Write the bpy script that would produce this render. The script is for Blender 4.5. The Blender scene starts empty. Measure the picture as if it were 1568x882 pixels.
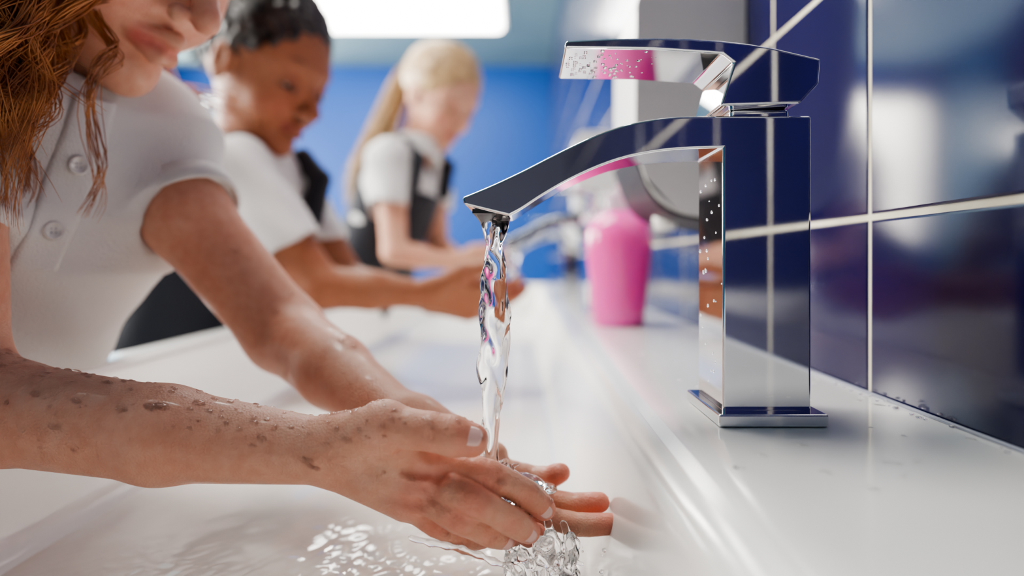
import bpy, bmesh, math, random, time
import numpy as np
from mathutils import Vector, Matrix
from mathutils.bvhtree import BVHTree
T0=time.time()
random.seed(7); rng=np.random.default_rng(7)
EYE=0.875            # everything is modelled relative to eye level, lifted at the end
S=bpy.context.scene
f32=np.float32
def V(*a): return np.array(a,dtype=np.float64)
def nrm(a):
    a=np.array(a,dtype=np.float64); return a/np.linalg.norm(a)
TOP=[]
# ------------------------------------------------------------------ materials
def mat(name, col=(.8,.8,.8), rough=.5, metal=0, **kw):
    m=bpy.data.materials.new(name); m.use_nodes=True
    b=m.node_tree.nodes['Principled BSDF']
    b.inputs['Base Color'].default_value=(*col,1); b.inputs['Roughness'].default_value=rough
    b.inputs['Metallic'].default_value=metal
    for k,v in kw.items():
        b.inputs[k.replace('_',' ')].default_value=v
    return m
def N(m,t): return m.node_tree.nodes.new(t)
def L(m,a,b): m.node_tree.links.new(a,b)
def bsdf(m): return m.node_tree.nodes['Principled BSDF']
def add_bump(m, tex='ShaderNodeTexNoise', scale=20, strength=.2, dist=.001, detail=3, coat=False):
    t=N(m,tex); t.inputs['Scale'].default_value=scale
    if 'Detail' in t.inputs: t.inputs['Detail'].default_value=detail
    tc=N(m,'ShaderNodeTexCoord'); L(m,tc.outputs['Object'],t.inputs['Vector'])
    bp=N(m,'ShaderNodeBump'); bp.inputs['Strength'].default_value=strength; bp.inputs['Distance'].default_value=dist
    L(m,t.outputs[0],bp.inputs['Height']); L(m,bp.outputs[0],bsdf(m).inputs['Normal'])
    return t
def color_noise(m,c1,c2,scale=8,detail=3):
    t=N(m,'ShaderNodeTexNoise'); t.inputs['Scale'].default_value=scale; t.inputs['Detail'].default_value=detail
    tc=N(m,'ShaderNodeTexCoord'); L(m,tc.outputs['Object'],t.inputs['Vector'])
    r=N(m,'ShaderNodeValToRGB'); r.color_ramp.elements[0].color=(*c1,1); r.color_ramp.elements[1].color=(*c2,1)
    r.color_ramp.elements[0].position=.35; r.color_ramp.elements[1].position=.65
    L(m,t.outputs[0],r.inputs[0]); L(m,r.outputs[0],bsdf(m).inputs['Base Color'])
def skin_mat(name, rough=.4, wet=0.0, sss=.12):
    m=mat(name,(.7,.4,.3),rough)
    a=N(m,'ShaderNodeAttribute'); a.attribute_name='tint'
    tc=N(m,'ShaderNodeTexCoord'); prev=a.outputs['Color']
    for sc,dt,c0,c1,p0,p1_ in ((22,4,(1,.87,.83),(1,1,1),.32,.66),(150,3,(.94,.88,.86),(1,1,1),.35,.62)):
        t=N(m,'ShaderNodeTexNoise'); t.inputs['Scale'].default_value=sc; t.inputs['Detail'].default_value=dt
        L(m,tc.outputs['Object'],t.inputs['Vector'])
        r=N(m,'ShaderNodeValToRGB'); r.color_ramp.elements[0].color=(*c0,1); r.color_ramp.elements[1].color=(*c1,1)
        r.color_ramp.elements[0].position=p0; r.color_ramp.elements[1].position=p1_
        L(m,t.outputs[0],r.inputs[0])
        mx=N(m,'ShaderNodeMix'); mx.data_type='RGBA'; mx.blend_type='MULTIPLY'; mx.inputs[0].default_value=1
        L(m,prev,mx.inputs[6]); L(m,r.outputs[0],mx.inputs[7]); prev=mx.outputs[2]
    L(m,prev,bsdf(m).inputs['Base Color'])
    n2=N(m,'ShaderNodeTexVoronoi'); n2.inputs['Scale'].default_value=900
    L(m,tc.outputs['Object'],n2.inputs['Vector'])
    n3=N(m,'ShaderNodeTexNoise'); n3.inputs['Scale'].default_value=130; n3.inputs['Detail'].default_value=5
    L(m,tc.outputs['Object'],n3.inputs['Vector'])
    bp=N(m,'ShaderNodeBump'); bp.inputs['Strength'].default_value=.4; bp.inputs['Distance'].default_value=.0005
    L(m,n2.outputs[0],bp.inputs['Height'])
    b2=N(m,'ShaderNodeBump'); b2.inputs['Strength'].default_value=.4; b2.inputs['Distance'].default_value=.0012
    L(m,n3.outputs[0],b2.inputs['Height']); L(m,bp.outputs[0],b2.inputs['Normal']); L(m,b2.outputs[0],bsdf(m).inputs['Normal'])
    b=bsdf(m); b.inputs['Subsurface Weight'].default_value=sss; b.inputs['Subsurface Radius'].default_value=(1,.35,.2)
    b.inputs['Subsurface Scale'].default_value=.005; b.inputs['Specular IOR Level'].default_value=.35
    b.inputs['Coat Roughness'].default_value=.10
    if wet:
        t=N(m,'ShaderNodeTexNoise'); t.inputs['Scale'].default_value=75; t.inputs['Detail'].default_value=3
        L(m,tc.outputs['Object'],t.inputs['Vector'])
        r=N(m,'ShaderNodeMapRange'); r.inputs[1].default_value=.52; r.inputs[2].default_value=.62; r.inputs[3].default_value=.02; r.inputs[4].default_value=wet
        L(m,t.outputs[0],r.inputs[0]); L(m,r.outputs[0],b.inputs['Coat Weight'])
    return m
M={}
M['chrome']=mat('chrome',(.86,.87,.88),.035,1.0)
M['tile']=mat('navy_tile_glaze',(.006,.010,.13),.12,0)
color_noise(M['tile'],(.0025,.0020,.032),(.0045,.0035,.052),3)
add_bump(M['tile'],scale=9,strength=.18,dist=.004,detail=1)
M['grout']=mat('grout',(.62,.57,.46),.7); color_noise(M['grout'],(.58,.52,.39),(.72,.66,.52),30)
M['sink']=mat('white_ceramic',(.80,.775,.74),.16,0,Coat_Weight=.3,Coat_Roughness=.08); color_noise(M['sink'],(.82,.80,.77),(.84,.82,.79),4)
add_bump(M['sink'],scale=6,strength=.05,dist=.003)
M['wet']=mat('thin_water_film',(.85,.81,.76),.05,0,Specular_IOR_Level=.5)
M['blue']=mat('blue_wall_paint',(.0,.11,.62),.5); color_noise(M['blue'],(.0,.052,.25),(.0,.062,.29),1.5)
M['teal']=mat('teal_wall_paint',(.03,.25,.45),.5); color_noise(M['teal'],(.03,.19,.34),(.04,.22,.38),1.5)
M['dark']=mat('dark_wall_paint',(.02,.025,.06),.6); color_noise(M['dark'],(.022,.02,.045),(.03,.03,.06),1.5)
M['ceil']=mat('ceiling_paint',(.36,.52,.60),.7); color_noise(M['ceil'],(.15,.235,.26),(.17,.26,.29),2)
M['floor']=mat('floor_vinyl',(.10,.20,.30),.35); color_noise(M['floor'],(.06,.15,.24),(.10,.20,.30),12)
M['frame']=mat('window_frame_white',(.8,.8,.8),.4); add_bump(M['frame'],scale=40,strength=.05)
M['plastic']=mat('white_plastic',(.84,.83,.80),.3); add_bump(M['plastic'],scale=60,strength=.05)
M['seal']=mat('grey_sealant',(.25,.26,.32),.3); add_bump(M['seal'],scale=60,strength=.3)
M['black']=mat('matte_black',(.015,.015,.02),.5); add_bump(M['black'],scale=90,strength=.1)
M['pink']=mat('pink_soap',(1.0,.10,.50),.2,0,Subsurface_Weight=.5,Subsurface_Scale=.03,Coat_Weight=.4)
color_noise(M['pink'],(1.0,.09,.46),(1.0,.13,.54),12)
M['clear']=mat('clear_plastic',(.95,.8,.87),.1,0,Transmission_Weight=.6,IOR=1.35); add_bump(M['clear'],scale=30,strength=.03)
M['water']=mat('water',(1,1,1),0.0,0,Transmission_Weight=1.0,IOR=1.333); add_bump(M['water'],scale=60,strength=.12,dist=.001,detail=1)
M['drop']=mat('water_drop',(1,1,1),0.0,0,Transmission_Weight=1.0,IOR=1.333); add_bump(M['drop'],scale=200,strength=.02)
def fabric(name,c,scale=900,st=.5):
    m=mat(name,c,.85,0,Sheen_Weight=.2); t=add_bump(m,'ShaderNodeTexVoronoi',scale,st,.0006); return m
M['polo']=fabric('white_polo_pique',(.72,.695,.68),700,.8)
M['pinafore']=fabric('charcoal_pinafore',(.012,.013,.020),600,.4)
M['sock']=fabric('white_sock',(.75,.75,.75)); M['shoe']=mat('black_shoe_leather',(.01,.01,.01),.25); add_bump(M['shoe'],scale=60,strength=.1)
def hair_mat(name,c1,c2):
    m=mat(name,c1,.42); color_noise(m,c1,c2,60); bsdf(m).inputs['Specular IOR Level'].default_value=.6; return m
M['red']=hair_mat('red_hair',(.28,.080,.024),(.64,.26,.085))
M['blackhair']=hair_mat('dark_hair',(.010,.006,.005),(.035,.019,.012))
M['blond']=hair_mat('blond_hair',(.36,.22,.10),(.58,.39,.20))
M['skin1']=skin_mat('skin_fair_wet',.50,.40,.16); M['skin2']=skin_mat('skin_brown',.52,.0,.10); M['skin3']=skin_mat('skin_light',.55,.0,.12)
M['nail']=mat('fingernail',(.84,.52,.46),.22,0,Coat_Weight=.5); add_bump(M['nail'],scale=200,strength=.05)
M['eyew']=mat('eye_white',(.35,.33,.31),.2); add_bump(M['eyew'],scale=80,strength=.02)
M['iris']=mat('eye_iris',(.02,.012,.01),.2); add_bump(M['iris'],scale=80,strength=.02)
M['btn']=mat('button_pearl',(.62,.59,.57),.2,0,Coat_Weight=.6); add_bump(M['btn'],scale=80,strength=.05)
M['lamp']=mat('light_diffuser',(1,1,1),.5); bsdf(M['lamp']).inputs['Emission Color'].default_value=(1,.96,.90,1); bsdf(M['lamp']).inputs['Emission Strength'].default_value=15

# ------------------------------------------------------------------ object helpers
def empty(name):
    o=bpy.data.objects.new(name,None); o.empty_display_size=.05; S.collection.objects.link(o); TOP.append(o); return o
def link(me,name,m,parent=None,smooth=True):
    o=bpy.data.objects.new(name,me); S.collection.objects.link(o)
    if m is not None: me.materials.append(m)
    if smooth: me.shade_smooth()
    if parent: o.parent=parent
    else: TOP.append(o)
    return o
def mesh(name,vs,fs,m,parent=None,smooth=True):
    me=bpy.data.meshes.new(name)
    me.from_pydata(vs if isinstance(vs,list) else vs.tolist(),[],fs if isinstance(fs,list) else fs.tolist())
    me.update(); return link(me,name,m,parent,smooth)
def boxes(name,bl,m,parent=None,bevel=0,seg=3):
    vs=[];fs=[]
    for lo,hi in bl:
        n=len(vs)
        for x in (lo[0],hi[0]):
            for y in (lo[1],hi[1]):
                for z in (lo[2],hi[2]): vs.append((x,y,z))
        fs+=[[n+a for a in q] for q in ((0,1,3,2),(4,6,7,5),(0,4,5,1),(2,3,7,6),(0,2,6,4),(1,5,7,3))]
    o=mesh(name,vs,fs,m,parent,bevel>0)
    if bevel: addbevel(o,bevel,seg)
    return o
def addbevel(o,w,seg=3):
    b=o.modifiers.new('bev','BEVEL'); b.width=w; b.segments=seg; b.limit_method='ANGLE'; b.angle_limit=math.radians(28); b.harden_normals=True
def extr(name,pts,y0,y1,m,parent=None,bevel=.001,seg=3,wn=False):
    n=len(pts); vs=[(p[0],y0,p[1]) for p in pts]+[(p[0],y1,p[1]) for p in pts]
    fs=[list(range(n)),list(range(2*n-1,n-1,-1))]+[[i,i+n,(i+1)%n+n,(i+1)%n] for i in range(n)]
    me=bpy.data.meshes.new(name); me.from_pydata(vs,[],fs)
    bm=bmesh.new(); bm.from_mesh(me); bmesh.ops.recalc_face_normals(bm,faces=bm.faces); bm.to_mesh(me); bm.free()
    o=link(me,name,m,parent)
    if bevel: addbevel(o,bevel,seg)
    if wn:
        me.set_sharp_from_angle(angle=math.radians(30))
        w=o.modifiers.new('wn','WEIGHTED_NORMAL'); w.keep_sharp=True; w.weight=80
    return o
def lathe(name,prof,c,m,parent=None,seg=48,sx=1,sy=1):
    vs=[];fs=[]; n=len(prof)
    for r,z in prof:
        for i in range(seg):
            a=2*math.pi*i/seg; vs.append((c[0]+r*math.cos(a)*sx,c[1]+r*math.sin(a)*sy,c[2]+z))
    for j in range(n-1):
        for i in range(seg):
            fs.append([j*seg+i,j*seg+(i+1)%seg,(j+1)*seg+(i+1)%seg,(j+1)*seg+i])
    fs.append(list(range(seg))[::-1]); fs.append([(n-1)*seg+i for i in range(seg)])
    return mesh(name,vs,fs,m,parent)
def catmull(P,n):
    P=np.array(P,dtype=float); P=np.vstack([2*P[0]-P[1],P,2*P[-1]-P[-2]]); out=[]
    segs=len(P)-3
    for t in np.linspace(0,segs-1e-6,n):
        i=int(t); u=t-i; a,b,c,d=P[i:i+4]
        out.append(.5*((2*b)+(-a+c)*u+(2*a-5*b+4*c-d)*u*u+(-a+3*b-3*c+d)*u**3))
    return np.array(out)
def fillet(pts,rad,seg=8):
    out=[]
    for i,(p,r) in enumerate(zip(pts,rad)):
        p=np.array(p,float)
        if r==0: out.append(tuple(p)); continue
        a=nrm(np.array(pts[i-1])-p); b=nrm(np.array(pts[(i+1)%len(pts)])-p)
        p0=p+a*r; p1=p+b*r
        for t in np.linspace(0,1,seg): out.append(tuple((1-t)**2*p0+2*t*(1-t)*p+t*t*p1))
    return out

# ------------------------------------------------------------------ implicit surface kit
def cap(a,b,ra,rb,n=None,s=1.0):
    a=np.array(a,float); b=np.array(b,float); ab=b-a; L2=float(ab@ab)+1e-12
    def f(X,Y,Z):
        px=X-f32(a[0]);py=Y-f32(a[1]);pz=Z-f32(a[2])
        t=np.clip((px*f32(ab[0])+py*f32(ab[1])+pz*f32(ab[2]))/f32(L2),0,1)
        qx=px-t*f32(ab[0]);qy=py-t*f32(ab[1]);qz=pz-t*f32(ab[2])
        if n is not None:
            dn=(qx*f32(n[0])+qy*f32(n[1])+qz*f32(n[2]))*f32(1/s-1)
            qx=qx+dn*f32(n[0]);qy=qy+dn*f32(n[1]);qz=qz+dn*f32(n[2])
        return np.sqrt(qx*qx+qy*qy+qz*qz)-(f32(ra)+f32(rb-ra)*t)
    r=max(ra,rb); return f,np.minimum(a,b)-r,np.maximum(a,b)+r
def ell(c,r,R=None):
    c=np.array(c,float); R=np.eye(3) if R is None else np.array(R,float) # rows = local axes
    def f(X,Y,Z):
        px=X-f32(c[0]);py=Y-f32(c[1]);pz=Z-f32(c[2]); k0=0;k1=0
        for i in range(3):
            q=(px*f32(R[i][0])+py*f32(R[i][1])+pz*f32(R[i][2])); k0=k0+(q/f32(r[i]))**2; k1=k1+(q/f32(r[i]**2))**2
        k0=np.sqrt(k0);k1=np.sqrt(k1)+f32(1e-6); return k0*(k0-1)/k1
    m=max(r); return f,c-m,c+m
def sph(c,r): return ell(c,(r,r,r))
def cut(pr,p,n):
    f,lo,hi=pr; p=np.array(p,float)
    def g(X,Y,Z): return np.maximum(f(X,Y,Z),(X-f32(p[0]))*f32(n[0])+(Y-f32(p[1]))*f32(n[1])+(Z-f32(p[2]))*f32(n[2]))
    return g,lo,hi
def smin(a,b,k):
    if k<=0: return np.minimum(a,b)
    h=np.maximum(f32(k)-np.abs(a-b),0)/f32(k); return np.minimum(a,b)-h*h*f32(k*.25)
class Grid:
    def __init__(s,lo,hi,h):
        s.lo=np.array(lo,float); s.h=h; s.n=np.ceil((np.array(hi)-s.lo)/h).astype(int)+1
        s.ax=[(s.lo[i]+h*np.arange(s.n[i])).astype(f32) for i in range(3)]
    def ev(s,prims,g=None):
        if g is None: g=np.full(s.n,1,dtype=f32)
        for it in prims:
            pr,k=it[0],it[1]; op=it[2] if len(it)>2 else '+'
            f,lo,hi=pr; mg=k+3*s.h
            i0=np.clip(np.floor((lo-mg-s.lo)/s.h).astype(int),0,s.n); i1=np.clip(np.ceil((hi+mg-s.lo)/s.h).astype(int)+1,0,s.n)
            if (i1<=i0).any(): continue
            sl=tuple(slice(a,b) for a,b in zip(i0,i1))
            d=f(s.ax[0][sl[0]][:,None,None],s.ax[1][sl[1]][None,:,None],s.ax[2][sl[2]][None,None,:])
            g[sl]=smin(g[sl],d,k) if op=='+' else -smin(-g[sl],d,k)
        return g
    def folds(s,g,fn):
        g+=fn(s.ax[0][:,None,None],s.ax[1][None,:,None],s.ax[2][None,None,:]).astype(f32); return g
    def mesh(s,g):
        g[0]=g[-1]=1; g[:,0]=g[:,-1]=1; g[:,:,0]=g[:,:,-1]=1
        sg=g<0; nx,ny,nz=g.shape; c=np.zeros((nx-1,ny-1,nz-1),np.int8)
        offs=[(i,j,k) for i in (0,1) for j in (0,1) for k in (0,1)]
        for i,j,k in offs: c+=sg[i:nx-1+i,j:ny-1+j,k:nz-1+k]
        act=(c>0)&(c<8); ids=np.argwhere(act); idx=np.full(act.shape,-1,np.int32); idx[act]=np.arange(len(ids))
        v=[g[ids[:,0]+o[0],ids[:,1]+o[1],ids[:,2]+o[2]] for o in offs]
        acc=np.zeros((len(ids),3)); cnt=np.zeros(len(ids))
        for a in range(8):
            for b in range(a+1,8):
                oa,ob=np.array(offs[a]),np.array(offs[b])
                if abs(oa-ob).sum()!=1: continue
                va,vb=v[a],v[b]; m=(va<0)!=(vb<0); t=np.where(m,va/np.where(m,va-vb,1),0)
                acc+=np.where(m[:,None],oa+t[:,None]*(ob-oa),0); cnt+=m
        P=(ids+acc/cnt[:,None])*s.h+s.lo; Q=[]
        for ax in range(3):
            u,w=(ax+1)%3,(ax+2)%3
            A=[slice(None)]*3; B=[slice(None)]*3; A[ax]=slice(0,-1); B[ax]=slice(1,None)
            sa,sb=sg[tuple(A)],sg[tuple(B)]
            e=np.argwhere(sa!=sb); e=e[(e[:,u]>0)&(e[:,w]>0)]
            pos=sa[e[:,0],e[:,1],e[:,2]]
            def gi(du,dw):
                q=e.copy(); q[:,u]-=du; q[:,w]-=dw; return idx[q[:,0],q[:,1],q[:,2]]
            q=np.stack([gi(1,1),gi(0,1),gi(0,0),gi(1,0)],1); q[~pos]=q[~pos][:,::-1]; Q.append(q)
        return P,np.vstack(Q)
def sdf_obj(name,G,g,m,parent=None,sm=3,base=None,tints=()):
    P,Q=G.mesh(g); o=mesh(name,P,Q,m,parent)
    if sm:
        e=np.vstack([Q[:,[0,1]],Q[:,[1,2]],Q[:,[2,3]],Q[:,[3,0]]])
        for _ in range(sm):
            a=np.zeros_like(P); c=np.zeros(len(P))
            for k in range(3): a[:,k]=np.bincount(e[:,0],P[e[:,1],k],len(P))+np.bincount(e[:,1],P[e[:,0],k],len(P))
            c=np.bincount(e[:,0],minlength=len(P))+np.bincount(e[:,1],minlength=len(P))
            P=.5*P+.5*a/c[:,None]
        o.data.vertices.foreach_set('co',P.astype(f32).ravel()); o.data.update()
    if base is not None:
        col=np.ones((len(P),4),f32); col[:,:3]=base
        for c,r,cc,st in tints:
            d=np.linalg.norm(P-np.array(c),axis=1); w=np.clip(1.35-d/r,0,1)[:,None]*st
            col[:,:3]=col[:,:3]*(1-w)+np.array(cc)*w
        at=o.data.color_attributes.new('tint','FLOAT_COLOR','POINT'); at.data.foreach_set('color',col.ravel())
    return o
def mm(p): return np.array(p,float)/1000

# ------------------------------------------------------------------ ROOM
XW=.197; YB=-2.4; YF=4.9; XL=-2.6; ZF=-EYE; ZC=1.40
boxes('floor',[((XL-.1,YB-.1,ZF-.1),(XW+.12,YF+.1,ZF))],M['floor'])
boxes('ceiling',[((XL-.1,YB-.1,ZC),(XW+.12,YF+.1,ZC+.1))],M['ceil'])
boxes('wall_back',[((XL-.1,YB-.1,ZF),(XW+.12,YB,ZC))],M['dark'])
def wall_open(name,axis,c0,c1,a0,a1,ops,m):
    bl=[]; cur=a0
    def bx(p,q,z0,z1):
        if axis=='x': return ((c0,p,z0),(c1,q,z1))
        return ((p,c0,z0),(q,c1,z1))
    for (p,q,z0,z1) in ops:
        bl.append(bx(cur,p,ZF,ZC)); bl.append(bx(p,q,ZF,z0)); bl.append(bx(p,q,z1,ZC)); cur=q
    bl.append(bx(cur,a1,ZF,ZC)); return boxes(name,bl,m)
wl=[(.5,2.2,.05,1.2),(2.6,4.3,.05,1.2)]
wf=[(-2.42,-1.72,.05,1.2)]
wall_open('wall_left','x',XL-.1,XL,YB,YF,wl,M['teal'])
wall_open('wall_far','y',YF,YF+.1,XL,XW+.12,wf,M['blue'])
def area(name,loc,rot,sx,sy,W,col=(1,1,1)):
    l=bpy.data.lights.new(name,'AREA'); l.shape='RECTANGLE'; l.size=sx; l.size_y=sy; l.energy=W; l.color=col
    o=bpy.data.objects.new(name,l); o.location=loc; o.rotation_euler=rot; S.collection.objects.link(o); TOP.append(o); return o
k=1
for (p,q,z0,z1) in wl:
    t=.04; x0=XL-.07; x1=XL-.03
    boxes('window_%d'%k,[((x0,p,z0),(x1,q,z0+t)),((x0,p,z1-t),(x1,q,z1)),((x0,p,z0),(x1,p+t,z1)),((x0,q-t,z0),(x1,q,z1)),((x0,(p+q)/2-t/2,z0),(x1,(p+q)/2+t/2,z1))],M['frame'])
    area('daylight_%d'%k,(XL-.14,(p+q)/2,(z0+z1)/2),(0,-math.pi/2,0),z1-z0,q-p,205,(1,.95,.88)); k+=1
p,q,z0,z1=wf[0]; t=.04; y0=YF+.03;y1=YF+.07
boxes('window_3',[((p,y0,z0),(q,y1,z0+t)),((p,y0,z1-t),(q,y1,z1)),((p,y0,z0),(p+t,y1,z1)),((q-t,y0,z0),(q,y1,z1))],M['frame'])
area('daylight_3',((p+q)/2,YF+.14,(z0+z1)/2),(-math.pi/2,0,0),q-p,z1-z0,90,(1,.93,.82))
GX=.0007
vs=[(XW+GX,YB,ZF),(XW+GX,YF,ZF),(XW+GX,YF,ZC),(XW+GX,YB,ZC),(XW+.1,YB,ZF),(XW+.1,YF,ZF),(XW+.1,YF,ZC),(XW+.1,YB,ZC)]
wr=mesh('wall_right',vs,[[0,3,2,1],[4,5,6,7],[0,1,5,4],[3,7,6,2],[0,4,7,3],[1,2,6,5]],M['grout'],None,False)
TS=.15; gr=.0018; vs=[];fs=[]
z=.0248-TS*6
while z<ZC:
    y=.388-TS*19
    while y<YF:
        a,b=max(y+gr,YB),min(y+TS-gr,YF); c,d=max(z+gr,ZF),min(z+TS-gr,ZC)
        if b-a>.01 and d-c>.01:
            n=len(vs); tx=random.uniform(-.00016,.00016); ty=random.uniform(-.00016,.00016)
            for ins,x in ((0,XW+.002),(0,XW+.0006),(.0005,XW+.0002),(.0014,XW)):
                for yy,zz,sx_,sz_ in ((a+ins,c+ins,-1,-1),(b-ins,c+ins,1,-1),(b-ins,d-ins,1,1),(a+ins,d-ins,-1,1)):
                    vs.append((x+(tx*sx_+ty*sz_ if ins else 0),yy,zz))
            for l in range(3):
                for i in range(4):
                    fs.append([n+l*4+i,n+(l+1)*4+i,n+(l+1)*4+(i+1)%4,n+l*4+(i+1)%4])
            fs.append([n+15,n+14,n+13,n+12])
        y+=TS
    z+=TS
tl=mesh('wall_tiles',vs,fs,M['tile'],None,False); TOP.remove(tl); tl.parent=wr
bm=bmesh.new(); bm.from_mesh(tl.data); bmesh.ops.recalc_face_normals(bm,faces=bm.faces); bm.to_mesh(tl.data); bm.free()
for i,(cx,cy) in enumerate(((-.72,3.78),(-.75,2.2),(-.75,.75))):
    e=empty('ceiling_light')
    pts=fillet([(cx-.6,cy-.28),(cx+.6,cy-.28),(cx+.6,cy+.28),(cx-.6,cy+.28)],[.05]*4,5)
    n=len(pts); vs=[(p[0],p[1],ZC-.035) for p in pts]+[(p[0]*1,p[1],ZC-.001) for p in pts]
    fs=[list(range(n))[::-1],[n+i for i in range(n)]]+[[i,(i+1)%n,(i+1)%n+n,i+n] for i in range(n)]
    mesh('diffuser',vs,fs,M['lamp'],e,False)
    boxes('housing',[((cx-.62,cy-.3,ZC-.012),(cx+.62,cy+.3,ZC-.0005))],M['plastic'],e,.004)

# ------------------------------------------------------------------ SINK
e=sink=empty('trough_sink')
Y0,Y1=-1.0,2.25; XS=XW-.0006
prof=[(XS,-.25),(XS,-.075),(.073,-.075),(.055,-.0830),(.034,-.176),(-.294,-.176),(-.304,-.0745),(-.338,-.0745),(-.342,-.25)]
pr=fillet(prof,[0,0,.012,.014,.03,.03,.008,.008,.01],12)
extr('basin',pr,Y0,Y1,M['sink'],e,0,wn=True)
out=fillet([(XS,-.25),(XS,-.075),(-.338,-.0745),(-.342,-.25)],[0,0,.008,.01],6)
extr('basin_end_far',out,Y1-.001,Y1+.04,M['sink'],e,.004)
extr('basin_end_near',out,Y0-.04,Y0+.001,M['sink'],e,.004)
boxes('silicone_seal',[((XS-.0018,Y0,-.0752),(XS,Y1,-.0733))],M['seal'],e,.0007)
boxes('support_leg',[((-.05,y,ZF),(.10,y+.05,-.245)) for y in (-.8,.62,2.0)],M['plastic'],e,.004)
xs=np.arange(-.288,.0255,.0022); yy=np.arange(.10,1.6,.0030); X,Y=np.meshgrid(xs,yy,indexing='ij')
R=np.hypot(X-.02,Y-.345); R2=np.hypot((X+.13)*.7,Y-.33)
A=.00080*np.exp(-R/.080)+.00040*np.exp(-(R2/.075)**2)+.00003
Z=-.1708+A*(np.sin(X*190+2.2*np.sin(Y*70+X*40))*.5+np.sin(Y*160+2*np.sin(X*85))*.5+.5*np.sin(X*330+Y*290+2*np.sin(Y*130))+.7*np.sin(R*230+2*np.sin(X*60+Y*40))+.5*np.sin(X*520-Y*430+2*np.sin(X*210)))
nx,ny=X.shape; vid=np.arange(nx*ny).reshape(nx,ny)
Q=np.stack([vid[:-1,:-1],vid[1:,:-1],vid[1:,1:],vid[:-1,1:]],-1).reshape(-1,4)
mesh('basin_water',np.stack([X,Y,Z],-1).reshape(-1,3),Q,M['wet'],e)

# ------------------------------------------------------------------ FAUCETS
def faucet(dy):
    e=empty('faucet')
    P=[(133.7,67.4),(92.8,67.4),(72.6,67.1),(60.5,65.9),(48.4,63.5),(36.3,59.6),(24.2,54.2),(12.1,48.2),(0,42),(-12.1,36.3),(-21.2,32.4),(-28.1,29.6),
       (-26.9,26),(-6,20.9),(0,24.2),(9.1,30.2),(21.2,37.2),(36.3,44.1),(51.4,48.8),(69.6,51.6),(92.8,52.6),(92.8,-70),(133.7,-70)]
    P=[(a/1000,b/1000) for a,b in P]
    top=catmull([P[i] for i in range(1,12)],32); bot=catmull([P[i] for i in range(13,21)],24)
    P=[P[0]]+[tuple(p) for p in top]+[P[12]]+[tuple(p) for p in bot]+P[21:]
    extr('body_and_spout',P,.316+dy,.360+dy,M['chrome'],e,.0012,3)
    boxes('base_plate',[((.0885,.307+dy,-.0748),(.138,.368+dy,-.069))],M['chrome'],e,.001)
    H=[(19.2,97.2),(19.8,100.7),(40,101.6),(60.1,101.9),(76,101.6),(90.2,100.7),(103,99.3),(114.2,97.4),(136.1,92.3),(135.2,81.1),(126.8,72.1),(90.2,70.9),(96.2,90.5),(91,94.6),(60.1,96.6)]
    extr('lever',[(a/1000,b/1000) for a,b in H],.311+dy,.364+dy,M['chrome'],e,.0012,3)
    boxes('neck',[((.098,.322+dy,.066),(.126,.354+dy,.072))],M['chrome'],e,.002)
    boxes('outlet',[((-.0235,.320+dy,.0225),(-.010,.356+dy,.0245))],M['black'],e)  # solid black box, paints in the dark of the open outlet
    return e
FA=[faucet(dy) for dy in (0,.64,1.28)]
def bottle(x,y):
    e=empty('soap_bottle'); b=-.0748
    lathe('bottle',[(.001,b),(.027,b),(.0295,b+.003),(.031,b+.02),(.034,b+.05),(.0375,b+.08),(.039,b+.098),(.038,b+.110),(.033,b+.121),(.024,b+.129),(.016,b+.134)],(x,y,0),M['pink'],e)
    lathe('collar',[(.016,b+.133),(.0165,b+.135),(.0165,b+.152),(.012,b+.156),(.006,b+.157)],(x,y,0),M['clear'],e)
    lathe('pump_stem',[(.0045,b+.155),(.0045,b+.182),(.009,b+.183),(.0095,b+.193),(.006,b+.197),(.001,b+.198)],(x,y,0),M['chrome'],e)
    boxes('nozzle',[((x-.045,y-.004,b+.186),(x,y+.004,b+.194)),((x-.046,y-.0035,b+.179),(x-.038,y+.0035,b+.194))],M['chrome'],e,.0025)
bottle(.113,.80)
def dispenser(y0,y1,z0,z1):
    e=empty('wall_soap_dispenser')
    P=fillet([(XW-.0006,z1),(.100,z1),(.099,z0+.05),(.120,z0),(XW-.0006,z0-.012)],[0,.018,.03,.03,0],10)
    extr('housing',P,y0,y1,M['plastic'],e,.009,4)
    P2=fillet([(XW-.001,z0-.010),(.119,z0+.002),(.099,z0+.052),(.097,z0+.052),(.118,z0-.003),(XW-.001,z0-.015)],[0,.026,0,0,.028,0],8)
    extr('lower_strip',P2,y0+.004,y1-.004,M['black'],e,.0004)  # thin black strip along the housing's lower edge
    lathe('nozzle',[(.010,z0-.014),(.012,z0-.006),(.012,z0+.004)],(.140,(y0+y1)/2,0),M['plastic'],e,24)
dispenser(.60,.74,.045,.240); dispenser(1.26,1.40,.045,.240)

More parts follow.
